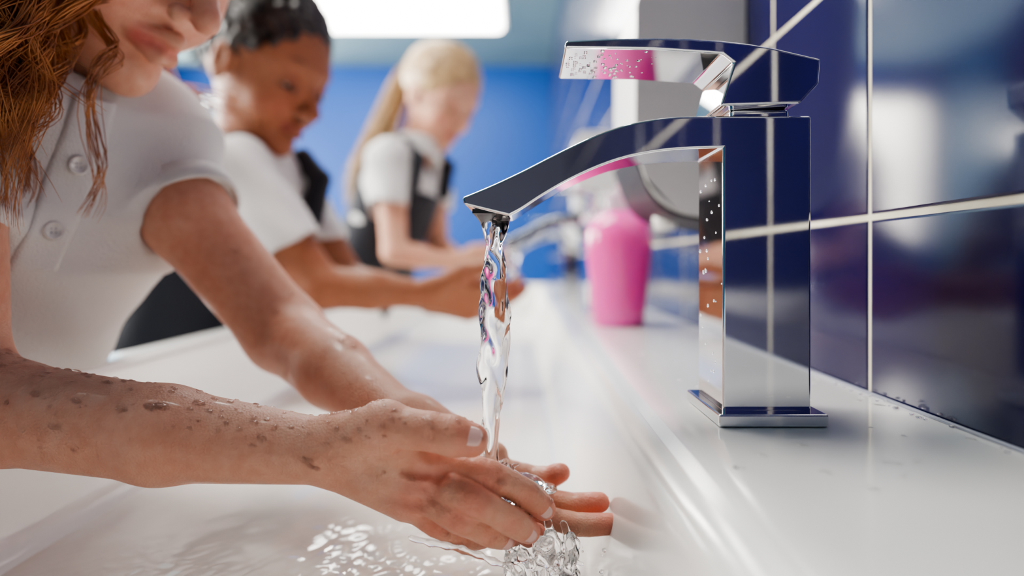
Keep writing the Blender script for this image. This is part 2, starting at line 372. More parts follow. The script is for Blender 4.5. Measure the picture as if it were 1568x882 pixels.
# ------------------------------------------------------------------ PEOPLE
def frame(F,Uh=(0,0,1)):
    F=nrm(F); U=nrm(np.array(Uh,float)-F*float(np.dot(Uh,F))); Lx=np.cross(U,F); return F,Lx,U
def head_prims(C,F,s=.95,Uh=(0,0,1)):
    F,Lx,U=frame(F,Uh); R=[F,Lx,U]
    def p(f,l,u): return C+(F*f+Lx*l+U*u)*s
    def pd(f,l,u): return nrm(F*f+Lx*l+U*u)
    pr=[(ell(p(-.012,0,.028),(.090*s,.074*s,.084*s),R),0),
        (ell(p(.020,0,-.018),(.060*s,.056*s,.078*s),R),.03),
        (cap(p(.0,.036,-.055),p(.058,.010,-.083),.016*s,.013*s),.02),(cap(p(.0,-.036,-.055),p(.058,-.010,-.083),.016*s,.013*s),.02),
        (sph(p(.065,0,-.086),.013*s),.012),
        (sph(p(.047,.030,-.034),.025*s),.016),(sph(p(.047,-.030,-.034),.025*s),.016),
        (cap(p(.066,.010,.024),p(.052,.046,.022),.011*s,.009*s),.014),(cap(p(.066,-.010,.024),p(.052,-.046,.022),.011*s,.009*s),.014),
        (sph(p(.090,.031,.004),.015*s),.012,'-'),(sph(p(.090,-.031,.004),.015*s),.012,'-')]
    for sd in (1,-1):
        ec=p(.061,.031*sd,.001)
        pr+=[(cut(sph(ec,.0150*s),ec+pd(1,0,-.55)*.006*s-pd(0,0,1)*.001*s,pd(.25,0,-1)),.002),(cut(sph(ec,.0147*s),ec-pd(0,0,1)*.0065*s,pd(0,0,1)),.002)]
    pr+=[(cap(p(.073,0,.010),p(.095,0,-.022),.0055*s,.0082*s),.007),(sph(p(.100,0,-.028),.0088*s),.005),
        (sph(p(.088,.0110,-.032),.0066*s),.003),(sph(p(.088,-.0110,-.032),.0066*s),.003),
        (cap(p(.085,.0,-.050),p(.070,.022,-.054),.0062*s,.0028*s),.003),(cap(p(.085,.0,-.050),p(.070,-.022,-.054),.0062*s,.0028*s),.003),
        (cap(p(.082,.004,-.0635),p(.069,.018,-.059),.0072*s,.0033*s),.003),(cap(p(.082,-.004,-.0635),p(.069,-.018,-.059),.0072*s,.0033*s),.003),
        (cap(p(.093,.0,-.0565),p(.072,.028,-.0525),.0017*s,.0014*s),.002,'-'),(cap(p(.093,.0,-.0565),p(.072,-.028,-.0525),.0017*s,.0014*s),.002,'-'),
        (sph(p(.084,0,-.074),.005*s),.005,'-'),
        (sph(p(.094,0.0060,-.0385),.0025*s),.002,'-'),(sph(p(.094,-.0060,-.0385),.0025*s),.002,'-')]
    for sd in (1,-1):
        pr+=[(ell(p(-.008,.075*sd,-.005),(.017*s,.007*s,.028*s),R),.006),(ell(p(-.002,.082*sd,-.002),(.009*s,.005*s,.017*s),R),.003,'-')]
    return pr,p
def tints_face(p,lip,blush,s=.95):
    t=[]
    for l in (-.036,.036): t.append((p(.062,l,-.03),.024*s,blush,.5))
    for l in (-.016,-.008,0,.008,.016): t.append((p(.083-abs(l)*.5,l,-.0570),.0078*s,lip,.9))
    t.append((p(.1,0,-.028),.014*s,blush,.3))
    for l in (-.031,.031): t.append((p(.075,l,.003),.014*s,np.array(blush)*.75,.5))
    return t
def hand_prims(W,D,Nn,side,curl=.35,s=.85,spread=.05):
    D=nrm(D); Nn=nrm(np.array(Nn)-D*np.dot(Nn,D)); T=np.cross(D,Nn)*side  # toward thumb
    palm=[];fing=[]
    for lat,base,ln,r in ((.024,.072,.066,.0082),(.008,.076,.073,.0085),(-.008,.072,.067,.0080),(-.023,.064,.052,.0070)):
        a=W+(D*base+T*lat)*s; palm.append((cap(W+(T*lat*.55+D*.006)*s,a,.015*s,.0115*s,Nn,.8),.012))
        d=nrm(D+T*lat*spread*20*.3); q=a
        for j,(fr,cu) in enumerate(((.45,.8),(.30,1.2),(.25,.8))):
            ang=curl*cu; ax=np.cross(d,Nn); ax=nrm(ax)
            d=d*math.cos(ang)+np.cross(ax,d)*math.sin(ang); b=q+d*ln*fr*s
            fing.append((cap(q,b,r*s*(1-.08*j),r*s*(.93-.09*j)),.0015)); q=b
    a=W+(D*.018+T*.020)*s; b=W+(D*.045+T*.042+Nn*.008)*s; c=W+(D*.072+T*.050+Nn*.014)*s; d=W+(D*.095+T*.048+Nn*.02)*s
    palm.append((cap(a,b,.014*s,.0125*s),.012)); fing+=[(cap(b,c,.011*s,.0095*s),.003),(cap(c,d,.0095*s,.008*s),.002)]
    return palm,fing
def locks(name,m,parent,L_,rad=.0005,npts=26):
    cu=bpy.data.curves.new(name,'CURVE'); cu.dimensions='3D'; cu.bevel_depth=rad; cu.bevel_resolution=0; cu.use_fill_caps=False
    for ctrl,ns,spread,amp,freq in L_:
        base=catmull(ctrl,npts); ph=random.uniform(0,6.28); t=np.linspace(0,1,npts)
        for _ in range(ns):
            o1=rng.normal(0,spread,3); o2=rng.normal(0,spread*1.2,3); pp=ph+rng.normal(0,.35); am=amp*rng.uniform(.6,1.3)
            off=o1[None]*(1-t[:,None])+o2[None]*t[:,None]
            wv=np.stack([np.sin(freq*t*6.28+pp),np.cos(freq*t*6.28+pp),.3*np.sin(freq*1.3*t*6.28+pp)],1)*am*np.minimum(1,t*3)[:,None]
            P=base+off*np.minimum(1,.4+t[:,None]*2)+wv
            sp=cu.splines.new('POLY'); sp.points.add(npts-1)
            co=np.ones((npts,4)); co[:,:3]=P; sp.points.foreach_set('co',co.ravel())
            sp.points.foreach_set('radius',np.clip(1.6*(1-t)**.5+.15,.2,1.2))
    o=bpy.data.objects.new(name,cu); S.collection.objects.link(o); cu.materials.append(m); o.parent=parent; return o
def eyes(e,p,s=.95):
    for sd in (1,-1):
        c=p(.061,.031*sd,.001)
        for nm,off,r,mt in (('eyeball',0,.0136,'eyew'),('iris',.0085,.0062,'iris')):
            me=bpy.data.meshes.new(nm); bm=bmesh.new(); bmesh.ops.create_uvsphere(bm,u_segments=20,v_segments=12,radius=r*s)
            bmesh.ops.translate(bm,verts=bm.verts,vec=Vector(c+(p(1,0,-.42)-p(0,0,0))/np.linalg.norm(p(1,0,-.42)-p(0,0,0))*off*s)); bm.to_mesh(me); bm.free(); link(me,nm,M[mt],e)
    L_=[]
    for sd in (1,-1):
        L_.append(([p(.078,.012*sd,.026),p(.073,.03*sd,.033),p(.058,.047*sd,.027)],60,.0014,.0004,1))
        L_.append(([p(.074,.017*sd,-.006),p(.079,.031*sd,-.0075),p(.068,.046*sd,-.004)],45,.0007,.0002,1))
    return L_
def legs(e,hip,yd,skin,base,skirtm,F,zwaist):
    F=nrm((F[0],F[1],0)); A=V(-F[1],F[0],0)
    kz=-.58
    G=Grid((hip[0]-.2,hip[1]-.22,-.875),(hip[0]+.2,hip[1]+.22,-.30),.005); pr=[]
    for sd in (1,-1):
        h0=hip+A*.055*sd; h0[2]=-.36; kn=h0.copy(); kn[2]=kz; an=h0.copy(); an[2]=-.82
        kn+=F*.008; an-=F*.01
        pr+=[(cap(h0,kn,.058,.042),.01),(cap(kn,(kn+an)/2+V(0,0,.04),.041,.040),.02),(cap((kn+an)/2+V(0,0,.04),an,.039,.026),.02)]
    sdf_obj('legs',G,G.ev(pr),skin,e,2,base)
    G=Grid((hip[0]-.2,hip[1]-.22,-.88),(hip[0]+.2,hip[1]+.22,-.65),.005); pr=[]; ps=[]
    for sd in (1,-1):
        an=hip+A*.055*sd-F*.01; an[2]=-.82
        pr+=[(cap(an+V(0,0,.12),an,.044,.032),0)]
        ps+=[(cut(cap(an+V(0,0,-.022)-F*.02,an+V(0,0,-.028)+F*.10,.036,.036,(0,0,1),.8),(0,0,-.8745),(0,0,-1)),0),(cap(an,an+V(0,0,-.02),.032,.034),.015)]
    sdf_obj('socks',G,G.ev(pr),M['sock'],e,2)
    sdf_obj('shoes',G,G.ev(ps),M['shoe'],e,1)

# ---------- girl 1 (red hair, foreground)
e1=empty('schoolgirl_red_hair'); sk=(.715,.405,.290); pk=(.77,.27,.20)
G=Grid((-.335,.275,-.148),(.022,.392,.03),.0009)
Wn=mm((-93.4,315,-87.6))
fin={'i':[(-38.2,311,-91.5),(-14.5,304.5,-95.8),(2,308,-105.0),(10.0,314.5,-114.0)],
     'm':[(-42.5,305.5,-97.5),(-20.5,296.5,-104.0),(-5.0,299.5,-114.0),(2.8,308,-122.0)],
     'r':[(-47,306.5,-104),(-28.5,299.8,-112.4),(-14.5,304,-121),(-7.5,314,-127.2)],
     'p':[(-53.7,311,-109.5),(-38.8,309.0,-118.8),(-26.5,314,-126.8),(-19.0,323.5,-131.5)]}
rad={'i':(7.5,6.6,6.0,5.4),'m':(7.5,6.6,6.0,5.4),'r':(7.1,6.3,5.7,5.1),'p':(6.5,5.6,5.1,4.6)}
palm=[];fing=[]
def finger(j,r,k=.0010):
    P=catmull(j,13); R=np.interp(np.linspace(0,3,len(P)),[0,.5,1,1.5,2,2.5,3],[r[0],(r[0]+r[1])/2*.96,r[1]*1.06,(r[1]+r[2])/2*.95,r[2]*1.04,r[2]*.98,r[3]])
    return [(cap(P[i],P[i+1],R[i],R[i+1]),k) for i in range(len(P)-1)]
for kx in 'imrp':
    j=[mm(q) for q in fin[kx]]; r=[q/1000 for q in rad[kx]]
    st=Wn+V(.012,0,{'i':.005,'m':.001,'r':-.004,'p':-.007}[kx])
    palm.append((cap(st,j[0],.0114,.0086),.007))
    fing+=finger(j,r); fing.append((sph(j[0]+V(0,-.0025,.001),r[0]*1.0),.002))
th=[mm(q) for q in ((-79,308,-80),(-60.7,301.5,-73.0),(-40.0,295.5,-73.6),(-22.0,295.0,-77.2))]
palm+=[(cap(Wn+V(.008,-.004,.004),th[1],.0126,.0110),.008),(cap(th[1],mm((-50,309,-90)),.0092,.0078),.007)]
fing+=[(cap(th[1],th[2],.0103,.0082),.003),(cap(th[2],th[2]*.45+th[3]*.55,.0082,.0087),.002),(cap(th[2]*.45+th[3]*.55,th[3],.0087,.0074),.002)]
A0,A1_,A2,A3=mm((-171,325,-82.5)),mm((-256,337,-74.5)),mm((-290,345,-65)),mm((-302,352,20))
arm=[(cap(Wn,A0,.0148,.0220,(0,1,0),1.10),.006),(cap(A0,A1_,.0222,.0248,(0,1,0),1.05),.008),
     (cap(A1_,A2,.0248,.0260),.008),(cap(A2,A3,.0260,.030),.014)]
g=smin(G.ev(palm+arm),G.ev(fing),.0026)
cr=[]
for kx in 'imrp':
    j=[mm(q) for q in fin[kx]]
    for a in (1,2):
        d=nrm(j[a+1]-j[a-1]); sd=nrm(np.cross(d,V(0,-1,0)))
        for o in (-.0020,0,.0020):
            c=j[a]+d*o+V(0,-1,0)*rad[kx][a]/1000*1.05; cr.append((cap(c-sd*.0036,c+sd*.0036,.0005,.0005),.0014,'-'))
for o in (-.0022,0,.0022):
    c=th[2]+V(1,0,-.1)*o+V(0,-1,.35)*.0082; cr.append((cap(c-V(0,0,.004),c+V(0,0,.004),.0005,.0005),.0014,'-'))
for a,b in (('i','m'),('m','r'),('r','p')):
    p0=(mm(fin[a][0])+mm(fin[b][0]))/2+V(.004,-.0095,0); p1_=p0+V(-.016,.0005,.003); cr.append((cap(p0,p1_,.0016,.0008),.006,'-'))
cr.append((cap(mm((-53,296,-83)),mm((-22,297,-87.5)),.0012,.0014),.0030,'-'))
g=G.ev(cr,g)
t=[(mm(fin[kx][3]),.010,pk,.6) for kx in 'imrp']+[(mm(fin[kx][1])+V(0,-.006,0),.008,pk,.45) for kx in 'imrp']+[(mm(fin[kx][2])+V(0,-.006,0),.006,pk,.3) for kx in 'imrp']+[(mm(fin[kx][0])+V(0,-.006,0),.010,pk,.3) for kx in 'imrp']+[(th[3],.011,pk,.6),(th[1],.012,pk,.3),(th[2],.009,pk,.3)]
armR=sdf_obj('right_arm_and_hand',G,g,M['skin1'],e1,2,sk,t)
G=Grid((-.32,.318,-.150),(.060,.545,.07),.0011)
Wf=mm((-68.7,378,-88)); El=mm((-168,483,-51))
fin2={'i':[(-23.1,372,-110.5),(0,375,-117.6),(12.5,371,-117.5),(20.5,366.5,-113.5)],
      'm':[(-22.4,360,-115.4),(6.8,361,-124.4),(26,358,-127.5),(40.0,354,-125.0)],
      'r':[(-23.2,347,-118.4),(4.8,347,-128),(28,344,-132.5),(46.5,341,-131)],
      'p':[(-25.6,335,-121.2),(-9,333,-129),(1,331,-132),(7,330,-131)]}
palm=[];fing=[]
for i,kx in enumerate('imrp'):
    j=[mm(q) for q in fin2[kx]]; r=[q/1000*.98 for q in rad[kx]]
    palm.append((cap(Wf+V(.010,.006-.005*i,-.002-.003*i),j[0],.0120,.0090),.010))
    fing+=finger(j,r)
tf=[mm(q) for q in ((-60,386,-90),(-46,391,-97),(-30,385,-102),(-15,377,-107))]
palm+=[(cap(tf[0],tf[1],.013,.011),.010)]; fing+=[(cap(tf[1],tf[2],.0095,.0085),.003),(cap(tf[2],tf[3],.008,.0072),.002)]
CB=mm((-232,470,31.5))
arm=[(cap(Wf,Wf*.5+El*.5,.0155,.0225),.006),(cap(Wf*.5+El*.5,El,.0225,.0262),.008),(cap(El,CB,.0262,.0285),.012),(cap(CB,mm((-275,500,85)),.0285,.031),.01)]
g=smin(G.ev(palm+arm),G.ev(fing),.0035)
cr=[]
for kx in 'imr':
    j=[mm(q) for q in fin2[kx]]
    for a in (1,2):
        d=nrm(j[a+1]-j[a-1]); sd=nrm(np.cross(d,V(0,0,1))); c=j[a]+V(0,-.1,1)*rad[kx][a]/1000*1.03; cr.append((cap(c-sd*.004,c+sd*.004,.0005,.0005),.0014,'-'))
g=G.ev(cr,g)
t=[(mm(fin2[kx][3]),.012,pk,.75) for kx in 'imrp']+[(mm(fin2[kx][1]),.008,pk,.35) for kx in 'imrp']+[(El,.02,pk,.2)]
armL=sdf_obj('left_arm_and_hand',G,g,M['skin1'],e1,2,sk,t)
def nail(c,n,d,w,l,e):
    n=nrm(n); d=nrm(np.array(d)-n*np.dot(n,d)); s=np.cross(n,d); vs=[];fs=[]; NU,NV=9,9
    for i in range(NU):
        for j in range(NV):
            u=-1+2*i/(NU-1); v=-1+2*j/(NV-1)
            uu=u*math.sqrt(1-.35*v*v); vv=v*math.sqrt(1-.35*u*u)
            vs.append(tuple(np.array(c)+s*w*uu+d*l*vv-n*(.30*w*uu*uu+.12*l*vv*vv)))
    for i in range(NU-1):
        for j in range(NV-1): fs.append([i*NV+j,(i+1)*NV+j,(i+1)*NV+j+1,i*NV+j+1])
    o=mesh('fingernail',vs,fs,M['nail'],e); so=o.modifiers.new('s','SOLIDIFY'); so.thickness=.0005; so.offset=1
def bv(o):
    me=o.data; return BVHTree.FromPolygons([v.co[:] for v in me.vertices],[p.vertices[:] for p in me.polygons])
bR=bv(armR)
def put_nail(b,j,outd,d,w,l):
    n=nrm(outd); o=Vector(j+n*.03); h=b.ray_cast(o,Vector(-n))
    if h[0] is not None: nail(np.array(h[0])+n*.0001,np.array(h[1])*.5+n*.5,d,w,l,e1)
put_nail(bR,th[3]-nrm(th[3]-th[2])*.001,(.15,-.85,.45),th[3]-th[2],.0042,.0050)
for kx in 'imr':
    j=[mm(q) for q in fin[kx]]; put_nail(bR,j[3]-nrm(j[3]-j[2])*.0005,(.1,-.95,.1),j[3]-j[2],.0030,.0037)
C1=V(-.254,.432,.220); FH1=(.80,-.22,-.55)
pr,p1=head_prims(C1,FH1,.95); G=Grid((-.40,.31,.03),(-.13,.54,.34),.0017)
pr.append((cap(p1(-.02,0,-.045),V(-.325,.445,.07),.032,.036),.02))
sdf_obj('head',G,G.ev(pr),M['skin1'],e1,2,sk,tints_face(p1,(.62,.17,.14),pk))
brow=eyes(e1,p1); locks('eyebrows',M['red'],e1,brow,.0004,8)
G=Grid((-.42,.31,.08),(-.13,.56,.37),.003)
hp=[(ell(p1(-.026,0,.036),(.090,.084,.088),[*frame(FH1)]),0),(cap(p1(-.06,.02,.02),p1(-.10,0,-.08),.06,.04),.03),(ell(p1(.085,0,-.02),(.08,.066,.09),[*frame(FH1)]),.015,'-')]
g=G.ev(hp); G.folds(g,lambda X,Y,Z:.002*np.sin(X*160+Z*90+2*np.sin(Y*80))); sdf_obj('hair_cap',G,g,M['red'],e1,2)
LK=[]
for i in range(62):
    a=random.random(); b=random.random()
    root=p1(-.030-.055*a,-.074+.01*b,.05-.10*b)
    yj=.345+.045*random.random()
    x1=-.318+.074*a+random.uniform(-.008,.008)
    endx=-.325+.088*a*random.random(); endh=.000+.075*random.random()+.02*a
    LK.append(([root,V(x1+.006,yj+.02,.18),V(x1+random.uniform(-.006,.006),yj,.14),V(x1*.6+endx*.4+random.uniform(-.012,.012),yj-.004,.100),V(endx,yj,endh)],19,.0019,.0070,random.uniform(1.6,3.2)))
for i in range(18):
    a=random.random(); LK.append(([p1(-.03-.03*a,-.078,.04),V(-.290+.02*a,.35,.16),V(-.290+.02*a,.345,.13),V(-.302+.078*random.random(),.35,.03+.08*random.random())],2,.002,.007,1.8))
for i in range(12):
    a=random.random(); LK.append(([p1(-.05-.04*a,.07,.0),V(-.30+.02*a,.535,.15),V(-.285+.04*a,.55,.135),V(-.265+.05*a,.55,.118)],3,.003,.006,2.4))
for i in range(20):
    a=random.random(); LK.append(([p1(-.09,-.04+.08*a,.06),p1(-.13,-.05+.1*a,-.03),V(-.40,.40+.08*a,.10),V(-.42,.40+.08*a,.0)],12,.004,.006,2))
locks('hair_strands',M['red'],e1,LK,.00034,34)
F1=nrm((.84,-.54,0)); A1=V(.54,.84,0)
chest=V(-.337,.437,.050); waist=V(-.425,.44,-.10); hipc=V(-.49,.44,-.26)
shN=V(-.375,.352,.082); shF=V(-.277,.502,.088); cuF=V(-.232,.470,.0315); nF=nrm(cuF-shF)
cuN=V(-.298,.350,.0); nN=nrm(cuN-shN)
G=Grid((-.62,.28,-.33),(-.19,.60,.16),.0026)
pr=[(cap(chest,waist,.118,.108,F1,.66),0),(cap(waist,hipc,.108,.118,F1,.70),.03),(cap(shN,shF,.040,.040),.04),
    (cut(cap(shF,cuF+nF*.05,.041,.0378),cuF,nF),.022),(cut(cap(shN,cuN+nN*.05,.041,.039),cuN,nN),.02)]
g=G.ev(pr)
nb=V(-.312,.445,.105); nt=nrm(V(.35,-.1,1))
cr=[(cut(cut(cap(nb-nt*.03,nb+nt*.05,.052,.044),nb+nt*.022,nt),nb-nt*.02,-nt),.004),(cap(nb-nt*.06,nb+nt*.06,.041,.038),.001,'-')]
g=G.ev(cr,g)
def fl(X,Y,Z):
    u=X*F1[1]*-1+Y*F1[0]
    w_=X*.75+Z*.35-Y*.3
    return .0028*np.sin(38*Z+60*u+2.0*np.sin(22*X+15*Z))+.0013*np.sin(95*(X*.6+Z*.8)+3*np.sin(30*Y+20*Z))+.0042*(np.abs(np.sin(55*w_+1.8*np.sin(32*Z)))-.6)
G.folds(g,fl)
g=G.ev([(cap(cuF-nF*.001,cuF+nF*.03,.0305,.0310),.001,'-'),(cap(cuN-nN*.001,cuN+nN*.03,.0315,.033),.001,'-')],g)
shirt=sdf_obj('polo_shirt',G,g,M['polo'],e1,2)
bS=bv(shirt)
def ring(c,n,r,w,th_,name):
    n=nrm(n); a=nrm(np.cross(n,(0,0,1))); b=np.cross(n,a); vs=[];fs=[]; K=64; pf=[(-w,0),(-w,th_),(0,th_),(0,-.0015),(-w,-.0015)]
    for i in range(K):
        t=2*math.pi*i/K; rr=r*(1+.02*math.sin(3*t+1)); d=a*math.cos(t)+b*math.sin(t)
        for (q,h) in pf: vs.append(tuple(c+n*q+d*(rr+h)))
    m_=len(pf)
    for i in range(K):
        for j in range(m_): fs.append([i*m_+j,((i+1)%K)*m_+j,((i+1)%K)*m_+(j+1)%m_,i*m_+(j+1)%m_])
    return mesh(name,vs,fs,M['polo'],e1)
ring(cuF+nF*.001,nF,.0368,.015,.0014,'sleeve_hem')
def ax(h):
    t=(chest[2]-h)/(chest[2]-waist[2]); return chest*(1-t)+waist*t
rows=[];NU=9
for h in np.linspace(.100,-.006,50):
    row=[]
    for u in np.linspace(-.0135,.0135,NU):
        c=ax(h); o=V(c[0],c[1],h)+A1*(u+.010)+F1*.3; hit=bS.ray_cast(Vector(o),Vector(-F1))
        q=np.array(hit[0]) if hit[0] is not None else o-F1*.22
        row.append(q+F1*(.0012 if abs(u)<.012 else .0001))
    rows.append(row)
vs=[tuple(q) for r in rows for q in r]; fs=[[i*NU+j,i*NU+j+1,(i+1)*NU+j+1,(i+1)*NU+j] for i in range(len(rows)-1) for j in range(NU-1)]
pl=mesh('placket',vs,fs,M['polo'],e1); so=pl.modifiers.new('s','SOLIDIFY'); so.thickness=.0010; so.offset=0
for h in (.056,.016,):
    i=int((.100-h)/.106*49); c=np.array(rows[i][NU//2]); n=F1; a=A1; b=V(0,0,1)
    vs=[];fs=[];K=32; pf=[(0,.0018),(.0035,.0018),(.0042,.0026),(.0054,.0026),(.0058,.0016),(.0058,0)]
    for (r,hh) in pf:
        for t in range(K):
            th_=2*math.pi*t/K; vs.append(tuple(c+(a*math.cos(th_)+b*math.sin(th_))*r+n*(hh+.0004)))
    for j in range(len(pf)-1):
        for t in range(K): fs.append([j*K+t,j*K+(t+1)%K,(j+1)*K+(t+1)%K,(j+1)*K+t])
    mesh('button',vs,fs,M['btn'],e1)
    for dx,dz in ((-1,-1),(1,-1),(-1,1),(1,1)):
        me=bpy.data.meshes.new('button_hole'); bm=bmesh.new(); bmesh.ops.create_uvsphere(bm,u_segments=10,v_segments=6,radius=.00045)
        bmesh.ops.translate(bm,verts=bm.verts,vec=Vector(c+a*dx*.0012+b*dz*.0012+n*.0022)); bm.to_mesh(me); bm.free(); link(me,'button_hole',M['seal'],e1)
def skirt(e,hip,F,w=.125,z1=-.52,z0=-.19):
    F=nrm((F[0],F[1],0)); A=V(-F[1],F[0],0)
    vs=[];fs=[];K=96;Rw=14
    for j in range(Rw):
        t=j/(Rw-1); z=z0+(z1-z0)*t
        for i in range(K):
            th_=2*math.pi*i/K; pl_=1+.03*t*math.sin(th_*16)
            vs.append(tuple(V(hip[0],hip[1],z)+(A*math.cos(th_)*(w*(.95+.12*t))+F*math.sin(th_)*(w*(.70+.16*t)))*pl_))
    for j in range(Rw-1):
        for i in range(K): fs.append([j*K+i,j*K+(i+1)%K,(j+1)*K+(i+1)%K,(j+1)*K+i])
    o=mesh('skirt',vs,fs,M['pinafore'],e); s_=o.modifiers.new('s','SOLIDIFY'); s_.thickness=.003
skirt(e1,V(-.50,.44,0),F1,z0=-.24); legs(e1,V(-.50,.44,-.3),0,M['skin1'],sk,None,F1,0)

# ---------- girls 2 and 3
def girl(name,C,Fh,skinm,base,lip,blush,chest,waist,hip,Fb,arms,hairfn,nb,hs=.95,res=.0024):
    e=empty(name); F=nrm((Fb[0],Fb[1],0)); A=V(-F[1],F[0],0)
    pr,p=head_prims(C,Fh,hs)
    pr.append((cap(p(-.022,0,-.045),nb+V(-.01,0,-.02),.031,.036),.02))
    fing=[]
    for a in arms:
        sh,el,wr=a['sh'],a['el'],a['wr']; mid=el*.55+wr*.45
        pr+=[(cap(sh,el,.032,.0255),.008),(cap(el,mid,.0255,.0235),.008),(cap(mid,wr,.0235,.0155),.008)]
        pp,ff=hand_prims(wr,a['D'],a['N'],a['side'],a['curl'],.88); pr+=pp; fing+=ff
    pts=np.array([q for a in arms for q in (a['sh'],a['el'],a['wr'],a['wr']+nrm(a['D'])*.14)]+[C+.125,C-.125])
    G=Grid(pts.min(0)-.045,pts.max(0)+.045,res); g=smin(G.ev(pr),G.ev(fing),.004)
    sdf_obj('body_skin',G,g,skinm,e,1,base,tints_face(p,lip,blush))
    bl=eyes(e,p)
    lo=np.minimum.reduce([chest,hip,arms[0]['sh'],arms[1]['sh'],arms[0]['cu'],arms[1]['cu']])-.14; hi=np.maximum.reduce([chest,hip,arms[0]['sh'],arms[1]['sh'],arms[0]['cu'],arms[1]['cu']])+.14
    G=Grid(lo,hi,.0032)
    tor=[(cap(chest,waist,.108,.098,F,.66),0),(cap(waist,hip,.098,.108,F,.72),.03),(cap(arms[0]['sh'],arms[1]['sh'],.036,.036),.035)]
    slv=[];sub=[]
    for a in arms:
        n=nrm(a['cu']-a['sh']); slv.append((cut(cap(a['sh'],a['cu']+n*.05,.040,.040),a['cu'],n),.02)); sub.append((cap(a['cu']-n*.002,a['cu']+n*.03,.032,.033),.001,'-'))
    nt=nrm(p(-.022,0,-.045)-nb)
    colr=[(cut(cut(cap(nb-nt*.03,nb+nt*.05,.056,.048),nb+nt*.018,nt),nb-nt*.02,-nt),.004),(cap(nb-nt*.06,nb+nt*.06,.043,.040),.001,'-')]
    g=G.ev(tor+slv+sub+colr)
    G.folds(g,lambda X,Y,Z:.0026*np.sin(50*Z+60*Y+2*np.sin(25*X+20*Z))+.0018*np.sin(95*(X*.6+Z*.8)+3*np.sin(30*Y)))
    sdf_obj('polo_shirt',G,g,M['polo'],e,2)
    up=nrm(chest-waist)
    pin=[(cut(cap(chest,waist,.112,.102,F,.68),chest+up*.015,up),0),(cap(waist,hip,.102,.114,F,.74),.03)]
    for sd in (1,-1):
        q=[chest+A*.062*sd+F*.070+up*.0,chest+A*.062*sd+F*.058+up*.06,chest+A*.058*sd+F*.012+up*.094,chest+A*.058*sd-F*.045+up*.070,chest+A*.058*sd-F*.075+up*.0]
        for i in range(4): pin.append((cap(q[i],q[i+1],.016,.016,A,1.0),.004))
    for a in arms: pin.append((cap(a['sh'],a['cu'],.043,.043),.004,'-'))
    g=G.ev(pin); G.folds(g,lambda X,Y,Z:.0013*np.sin(40*Z+50*Y+2*np.sin(25*X)))
    sdf_obj('pinafore',G,g,M['pinafore'],e,2)
    hairfn(e,p,C,Fh,bl)
    hz=V(hip[0]-.02,hip[1],0); skirt(e,hz,F,z0=-.20); legs(e,V(hz[0],hz[1],-.3),0,skinm,base,None,F,0)
    return e
def hair2(e,p,C,Fh,bl):
    R=[*frame(Fh)]
    locks('eyebrows',M['blackhair'],e,bl,.0005,8)
    G=Grid(C-.22,C+.17,.003)
    hp=[(ell(p(-.022,0,.040),(.092,.078,.083),R),0),(ell(p(.080,0,-.020),(.064,.070,.080),R),.012,'-'),(ell(p(.010,0,-.060),(.10,.09,.060),R),.02,'-'),
        (sph(p(-.115,0,.055),.050),.012),(sph(p(-.135,.02,.03),.035),.015),(sph(p(-.13,-.03,.07),.034),.015)]
    g=G.ev(hp); G.folds(g,lambda X,Y,Z:.0028*np.sin(X*230+2*np.sin(Z*150))*np.sin(Y*210+Z*120)); sdf_obj('hair',G,g,M['blackhair'],e,1)
    LK=[]
    for i in range(260):
        d=nrm(rng.normal(size=3)); c=p(-.120,0,.045); a=c+d*.042; LK.append(([a,a+d*.016+rng.normal(0,.004,3),a+d*.030+rng.normal(0,.012,3)],6,.003,.005,2))
    for i in range(160):
        th_=rng.uniform(-1.35,1.35); q=p(.062-.03*abs(th_)**1.5*.6,.070*math.sin(th_),.036+.070*math.cos(th_)-.03)
        m1=p(.01,.078*math.sin(th_),.040+.080*math.cos(th_)); m2=p(-.055,.062*math.sin(th_),.040+.072*math.cos(th_)); LK.append(([q,m1,m2,p(-.1,.02*math.sin(th_),.06)],7,.0025,.0022,2.5))
    locks('hair_curls',M['blackhair'],e,LK,.0007,14)
def hair3(e,p,C,Fh,bl):
    R=[*frame(Fh)]
    locks('eyebrows',M['blond'],e,bl,.0004,8)
    G=Grid(C-.19,C+.16,.003)
    hp=[(ell(p(-.018,0,.036),(.092,.078,.082),R),0),(ell(p(.078,0,-.020),(.062,.066,.080),R),.010,'-'),(ell(p(.010,0,-.062),(.10,.09,.060),R),.02,'-'),(sph(p(-.10,0,.01),.025),.02)]
    g=G.ev(hp); G.folds(g,lambda X,Y,Z:.0008*np.sin(Z*300+X*160+Y*90)); sdf_obj('hair',G,g,M['blond'],e,1)
    LK=[]
    for i in range(110):
        th_=rng.uniform(-1.35,1.35); q=p(.060-.03*abs(th_)**1.5*.6,.066*math.sin(th_),.036+.066*math.cos(th_)-.02)
        m1=p(.01,.080*math.sin(th_),.036+.080*math.cos(th_)); m2=p(-.055,.066*math.sin(th_),.034+.070*math.cos(th_)); LK.append(([q,m1,m2,p(-.112,.01*math.sin(th_),.012)],8,.0016,.0008,1))
    for i in range(50):
        a=rng.normal(0,.010,3); LK.append(([p(-.11,0,.01)+a*.4,p(-.14,0,-.005)+a,C+V(-.130,-.02,-.10)+a*1.6,C+V(-.152,-.02,-.17)+a*2.0,C+V(-.165,-.02,-.235)+a*1.5],12,.004,.003,1.2))
    locks('ponytail',M['blond'],e,LK,.0007,18)
